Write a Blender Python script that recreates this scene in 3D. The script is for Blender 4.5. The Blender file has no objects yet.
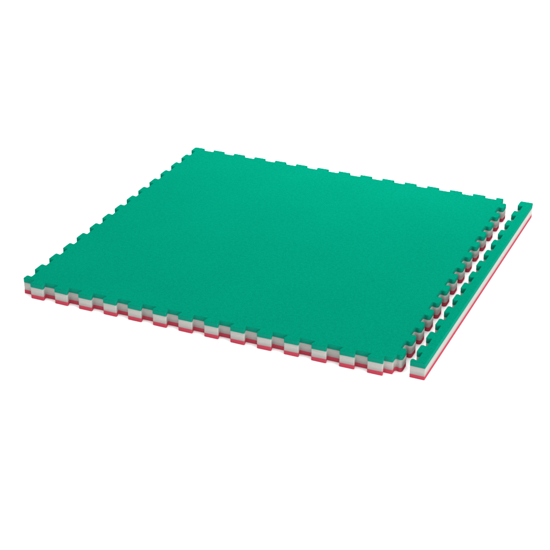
import bpy, bmesh, math, random
from mathutils import Vector, Matrix
from mathutils.geometry import delaunay_2d_cdt
S = bpy.context.scene
C = bpy.data.collections.new("scene"); S.collection.children.link(C)

# ---------------- dimensions (metres) ----------------
N = 14                 # tooth periods along one side of the mat
P = 1.0 / N
D = 0.0147             # tooth depth
DF = 0.0163            # front teeth
DR, XR = 0.0180, 1.0025   # right teeth and the line they spring from
H = 0.0452             # mat thickness
Z1, Z2 = 0.0110, 0.0324  # red/white and white/green joints
WT, WR = 0.0202, 0.0158  # half width of a tooth at its tip and root

# ---------------- materials ----------------
def new_mat(name):
    m = bpy.data.materials.new(name); m.use_nodes = True
    nt = m.node_tree
    b = nt.nodes['Principled BSDF']
    return m, nt, b

def mapping(nt, scale, rot=(0, 0, 0)):
    tc = nt.nodes.new('ShaderNodeTexCoord'); mp = nt.nodes.new('ShaderNodeMapping')
    mp.inputs['Scale'].default_value = scale; mp.inputs['Rotation'].default_value = rot
    nt.links.new(tc.outputs['Object'], mp.inputs['Vector'])
    return mp.outputs['Vector']

def noise(nt, vec, scale, detail=3.0):
    n = nt.nodes.new('ShaderNodeTexNoise'); n.inputs['Scale'].default_value = scale
    n.inputs['Detail'].default_value = detail
    nt.links.new(vec, n.inputs['Vector']); return n.outputs['Fac']

def ramp(nt, fac, stops):
    r = nt.nodes.new('ShaderNodeValToRGB'); nt.links.new(fac, r.inputs['Fac'])
    while len(r.color_ramp.elements) < len(stops): r.color_ramp.elements.new(0.5)
    for e, (p, c) in zip(r.color_ramp.elements, stops):
        e.position = p; e.color = (*c, 1)
    return r.outputs['Color']

def math_node(nt, op, a, b=None):
    n = nt.nodes.new('ShaderNodeMath'); n.operation = op
    for i, v in enumerate((a, b)):
        if v is None: continue
        if isinstance(v, (int, float)): n.inputs[i].default_value = v
        else: nt.links.new(v, n.inputs[i])
    return n.outputs[0]

def bump(nt, b, height, dist, strength=1.0):
    n = nt.nodes.new('ShaderNodeBump'); n.inputs['Distance'].default_value = dist
    n.inputs['Strength'].default_value = strength
    nt.links.new(height, n.inputs['Height']); nt.links.new(n.outputs['Normal'], b.inputs['Normal'])

def skin_material(name, base, spread, rough, weave):
    """pressed EVA skin: fine woven relief, faint mottling"""
    m, nt, b = new_mat(name)
    v = mapping(nt, (1, 1, 1))
    mot = noise(nt, v, 6.0, 4.0)
    fine = noise(nt, v, 420.0, 2.0); mid = noise(nt, v, 130.0, 2.0)
    mix = math_node(nt, 'ADD', math_node(nt, 'MULTIPLY', mot, 0.10), math_node(nt, 'MULTIPLY', fine, 0.62))
    mix = math_node(nt, 'ADD', mix, math_node(nt, 'MULTIPLY', mid, 0.28))
    lo = tuple(c * (1 - spread) for c in base); hi = tuple(c * (1 + spread) for c in base)
    nt.links.new(ramp(nt, mix, [(0.32, lo), (0.68, hi)]), b.inputs['Base Color'])
    nt.links.new(math_node(nt, 'ADD', math_node(nt, 'MULTIPLY', mot, 0.10), rough - 0.05), b.inputs['Roughness'])
    if weave:
        hs = []
        for ax in (0.0, math.pi / 2):
            w = nt.nodes.new('ShaderNodeTexWave'); w.inputs['Scale'].default_value = 85.0
            w.inputs['Distortion'].default_value = 1.6; w.inputs['Detail'].default_value = 1.0
            w.inputs['Detail Scale'].default_value = 3.0
            nt.links.new(mapping(nt, (1, 1, 1), (0, 0, ax + math.radians(45))), w.inputs['Vector'])
            hs.append(w.outputs['Fac'])
        h = math_node(nt, 'MULTIPLY', hs[0], hs[1])
        h = math_node(nt, 'ADD', h, math_node(nt, 'MULTIPLY', fine, 1.2))
        bump(nt, b, h, 0.00030, 1.0)
    else:
        bump(nt, b, fine, 0.0002, 0.6)
    b.inputs['Specular IOR Level'].default_value = 0.0
    return m

GREEN = skin_material('green_foam_skin', (0.0003, 0.146, 0.088), 0.20, 0.60, True)
GREEN_CUT = skin_material('green_foam_cut_side', (0.003, 0.160, 0.105), 0.07, 0.8, False)
RED = skin_material('red_foam_skin', (0.325, 0.036, 0.058), 0.08, 0.55, False)
m, nt, b = new_mat('pale_foam_core')
v = mapping(nt, (1, 1, 1))
cell = noise(nt, v, 520.0, 3.0); streak = noise(nt, mapping(nt, (30, 30, 420)), 1.0, 2.0)
mx = math_node(nt, 'ADD', math_node(nt, 'MULTIPLY', cell, 0.5), math_node(nt, 'MULTIPLY', streak, 0.5))
nt.links.new(ramp(nt, mx, [(0.3, (0.252, 0.243, 0.227)), (0.7, (0.310, 0.299, 0.281))]), b.inputs['Base Color'])
b.inputs['Roughness'].default_value = 0.8
b.inputs['Specular IOR Level'].default_value = 0.25
bump(nt, b, cell, 0.0003, 0.7)
CORE = m
m, nt, b = new_mat('white_table_surface')
v = mapping(nt, (1, 1, 1))
nt.links.new(ramp(nt, noise(nt, v, 3.0, 3.0), [(0.3, (0.915, 0.915, 0.915)), (0.7, (0.925, 0.925, 0.925))]), b.inputs['Base Color'])
b.inputs['Roughness'].default_value = 0.9
b.inputs['Specular IOR Level'].default_value = 0.1
WHITE = m

# ---------------- outlines ----------------
def fillet(pts):
    """pts: (x, y, radius) counter-clockwise; returns rounded polyline"""
    out = []
    n = len(pts)
    for i in range(n):
        a = Vector(pts[i - 1][:2]); b = Vector(pts[i][:2]); c = Vector(pts[(i + 1) % n][:2]); r = pts[i][2]
        u = a - b; w = c - b
        lu, lw = u.length, w.length; u.normalize(); w.normalize()
        ang = math.acos(max(-1, min(1, u.dot(w))))
        if r <= 0 or ang > math.pi - 0.02:
            out.append(b); continue
        t = min(r / math.tan(ang / 2), lu * 0.48, lw * 0.48)
        r = t * math.tan(ang / 2)
        p0 = b + u * t; p1 = b + w * t
        cen = b + (u + w).normalized() * (r / math.sin(ang / 2))
        a0 = math.atan2(*(p0 - cen).yx); a1 = math.atan2(*(p1 - cen).yx)
        da = (a1 - a0 + math.pi) % (2 * math.pi) - math.pi
        k = 6
        for j in range(k + 1):
            q = a0 + da * j / k
            out.append(cen + Vector((math.cos(q), math.sin(q))) * r)
    return out

def offset(poly, d):
    """move a counter-clockwise polyline inwards by d"""
    res = []; n = len(poly)
    for i in range(n):
        a, b, c = poly[i - 1], poly[i], poly[(i + 1) % n]
        e0 = (b - a).normalized(); e1 = (c - b).normalized()
        n0 = Vector((-e0.y, e0.x)); n1 = Vector((-e1.y, e1.x))
        m = n0 + n1
        m = m / max(0.35, m.dot(n0)) if m.length > 1e-6 else n0
        res.append(b + m * d)
    return res

RT, RR = 0.0036, 0.0022   # corner radius at tip and root

def mat_outline():
    p = [(-D, 0, 0.002)]
    J = random.Random(4)                     # die-cut foam: teeth differ by fractions of a millimetre
    j = lambda: J.uniform(-.00045, .00045)
    for k in range(N):                       # front
        c = (k + .5) * P + j()
        p += [(c - WR, 0, .0012), (c - WT + j(), -DF + j(), .0028), (c + WT + j(), -DF + j(), .0026), (c + WR, 0, .0012)]
    p.append((XR, 0, .0015))
    for k in range(N):                       # right
        c = (k + .5) * P
        p += [(XR, c - WR + .0012, .004), (XR + DR + j(), c - WT - .0006 + j(), .0078), (XR + DR + j(), c + WT + .0006 + j(), .0068), (XR, c + WR - .0012, .004)]
    p.append((XR, 1 + D, .0015))
    p += [(1 - WT, 1 + D, RT * .6), (1 - WR, 1, RR)]
    for k in range(N - 1, 0, -1):            # back
        c = k * P
        p += [(c + WR, 1, RR), (c + WT, 1 + D, RT * .6), (c - WT, 1 + D, RT * .6), (c - WR, 1, RR)]
    p += [(WR, 1, RR), (WT, 1 + D, .002), (-D, 1 + D, .006)]
    p += [(-D, 1 - WT, RT), (0, 1 - WR, RR)]
    for k in range(N - 1, 0, -1):            # left
        c = k * P
        p += [(0, c + WR, RR), (-D, c + WT, .0045), (-D, c - WT, RT), (0, c - WR, RR)]
    p += [(0, WR, RR), (-D, WT, .0045)]
    return fillet(p)

SW = 0.0228                                   # width of the plain band of the strip
def strip_outline():
    sh = -0.0068                              # the strip's teeth sit a little nearer its front end
    a, b = WT + .0006, WR - .0012
    p = [(-D, 0, .0012), (SW, 0, .0012), (SW, 1 + D, .0012), (-D, 1 + D, .005)]
    p += [(-D, 1 - a + sh * .6, RT), (0, 1 - b + sh * .6, RR)]
    for k in range(N - 1, 0, -1):
        c = k * P + sh
        p += [(0, c + b, .0034), (-D, c + a, .0068), (-D, c - a, .0042), (0, c - b, RR)]
    p += [(0, b + sh, RR), (-D, a + sh, .0055)]
    return fillet(p)

# ---------------- mesh ----------------
def prism(name, poly, z0, z1, bev0, bev1, mat, parent, cut=None):
    """solid slab of the outline with softly rounded lower and upper edges"""
    rings = []
    def edge(bev, z, up):
        if bev <= 0: return [(0, z)]
        L = []
        for j in range(4):
            a = math.pi / 2 * j / 3
            L.append((bev * (1 - math.cos(a)), z + (-1 if up else 1) * bev * (1 - math.sin(a))))
        return L
    lo = edge(bev0, z0, False)               # side -> bottom, reversed below
    hi = edge(bev1, z1, True)
    prof = list(reversed(lo)) + hi
    bm = bmesh.new()
    for off, z in prof:
        q = offset(poly, off)
        joint = 0.00025 if abs(z - Z2) < 0.0006 or abs(z - Z1) < 0.0006 else 0   # layers are never laminated dead straight
        rings.append([bm.verts.new((v.x, v.y, z + joint * (math.sin(31 * v.x + 17 * v.y) + .6 * math.sin(83 * v.x - 57 * v.y)))) for v in q])
    n = len(poly)
    wall = len(lo) - 1
    for ri, (r0, r1) in enumerate(zip(rings, rings[1:])):
        for i in range(n):
            f = bm.faces.new((r0[i], r0[(i + 1) % n], r1[(i + 1) % n], r1[i])); f.smooth = True
            if cut and ri <= wall: f.material_index = 1
    for ring, flip in ((rings[0], True), (rings[-1], False)):
        co2 = [Vector(v.co.xy) for v in ring]
        r = delaunay_2d_cdt(co2, [], [list(range(n))], 1, 1e-7)
        idx = [o[0] for o in r[3]]
        for f in r[2]:
            vs = [ring[idx[i]] for i in f]
            a, b_, c = (v.co for v in vs[:3])
            up = (b_ - a).cross(c - a).z > 0
            if up == flip: vs.reverse()
            bm.faces.new(vs)
    me = bpy.data.meshes.new(name); bm.to_mesh(me); bm.free()
    me.materials.append(mat)
    if cut: me.materials.append(cut)
    o = bpy.data.objects.new(name, me); C.objects.link(o)
    o.parent = parent
    return o

def thing(name, label, cat, loc, rz=0.0):
    o = bpy.data.objects.new(name, None); C.objects.link(o)
    o.empty_display_size = 0.05
    o.location = loc; o.rotation_euler = (0, 0, rz)
    o['label'] = label; o['category'] = cat
    return o

def layers(poly, root, Z1, Z2):
    g = 0.0003
    a = prism('bottom_layer', poly, 0.0, Z1, 0.0010, 0.0004, RED, root); a['label'] = 'thin red foam underside'
    a = prism('core_layer', offset(poly, g), Z1 - 0.0006, Z2 + 0.0006, 0, 0, CORE, root); a['label'] = 'thick off-white foam core'
    a = prism('top_layer', poly, Z2, H, 0.0004, 0.0011, GREEN, root, GREEN_CUT); a['label'] = 'green textured top skin'

mat = thing('interlocking_mat', 'large square green foam mat, puzzle teeth on all four sides, white and red layers below',
            'floor mat', (0, 0, 0))
layers(mat_outline(), mat, Z1, Z2)
strip = thing('edge_strip', 'long narrow green border strip with teeth on one side, lying beside the square mat',
              'border strip', (1.0575, 0.0045, 0), math.radians(-0.55))
layers(strip_outline(), strip, 0.0098, 0.0314)

# ---------------- surface ----------------
bm = bmesh.new(); bmesh.ops.create_grid(bm, x_segments=8, y_segments=8, size=30)
me = bpy.data.meshes.new('ground'); bm.to_mesh(me); bm.free(); me.materials.append(WHITE)
g = bpy.data.objects.new('ground', me); C.objects.link(g); g['kind'] = 'structure'

# ---------------- light ----------------
w = bpy.data.worlds.new('World'); S.world = w; w.use_nodes = True
bg = w.node_tree.nodes['Background']
bg.inputs['Color'].default_value = (1, 1, 1, 1); bg.inputs['Strength'].default_value = 1.22

def area(name, loc, target, size, power):
    l = bpy.data.lights.new(name, 'AREA'); l.shape = 'RECTANGLE'; l.size, l.size_y = size; l.energy = power
    o = bpy.data.objects.new(name, l); C.objects.link(o); o.location = loc
    o.rotation_euler = (Vector(target) - Vector(loc)).to_track_quat('-Z', 'Y').to_euler()
    return o
area('softbox_right', (8.4, -2.0, 3.2), (0.7, 0.5, 0), (5.0, 3.6), 700)
area('softbox_front', (2.6, -5.6, 2.1), (0.8, 0.3, 0), (2.4, 1.6), 58)
area('softbox_rear', (0.58, 1.75, 1.15), (0.55, 1.0, 0), (0.9, 0.5), 27)
area('softbox_overhead', (0.4, 1.2, 4.0), (0.5, 0.7, 0), (3.5, 3.5), 104)

# ---------------- camera ----------------
cam = bpy.data.cameras.new('camera'); co = bpy.data.objects.new('camera', cam); C.objects.link(co)
Rv = Vector((0.91867755, 0.39496525, 0.00583123)); Uv = Vector((-0.18398035, 0.41477632, 0.89112953)); Fv = Vector((-0.34954654, 0.81973353, -0.45371154))
M = Matrix((( Rv.x, Uv.x, -Fv.x), (Rv.y, Uv.y, -Fv.y), (Rv.z, Uv.z, -Fv.z))).to_4x4()
M.translation = Vector((1.81634775, -2.6184074, 1.65046374))
co.matrix_world = M
cam.sensor_width = 36; cam.lens = 36 * 1346.45 / 550
cam.clip_end = 200; cam.clip_start = 0.01
S.camera = co

S.render.engine = 'CYCLES'
S.view_settings.view_transform = 'Standard'; S.view_settings.look = 'None'
S.view_settings.exposure = 0; S.view_settings.gamma = 1
S.cycles.max_bounces = 8; S.cycles.diffuse_bounces = 6
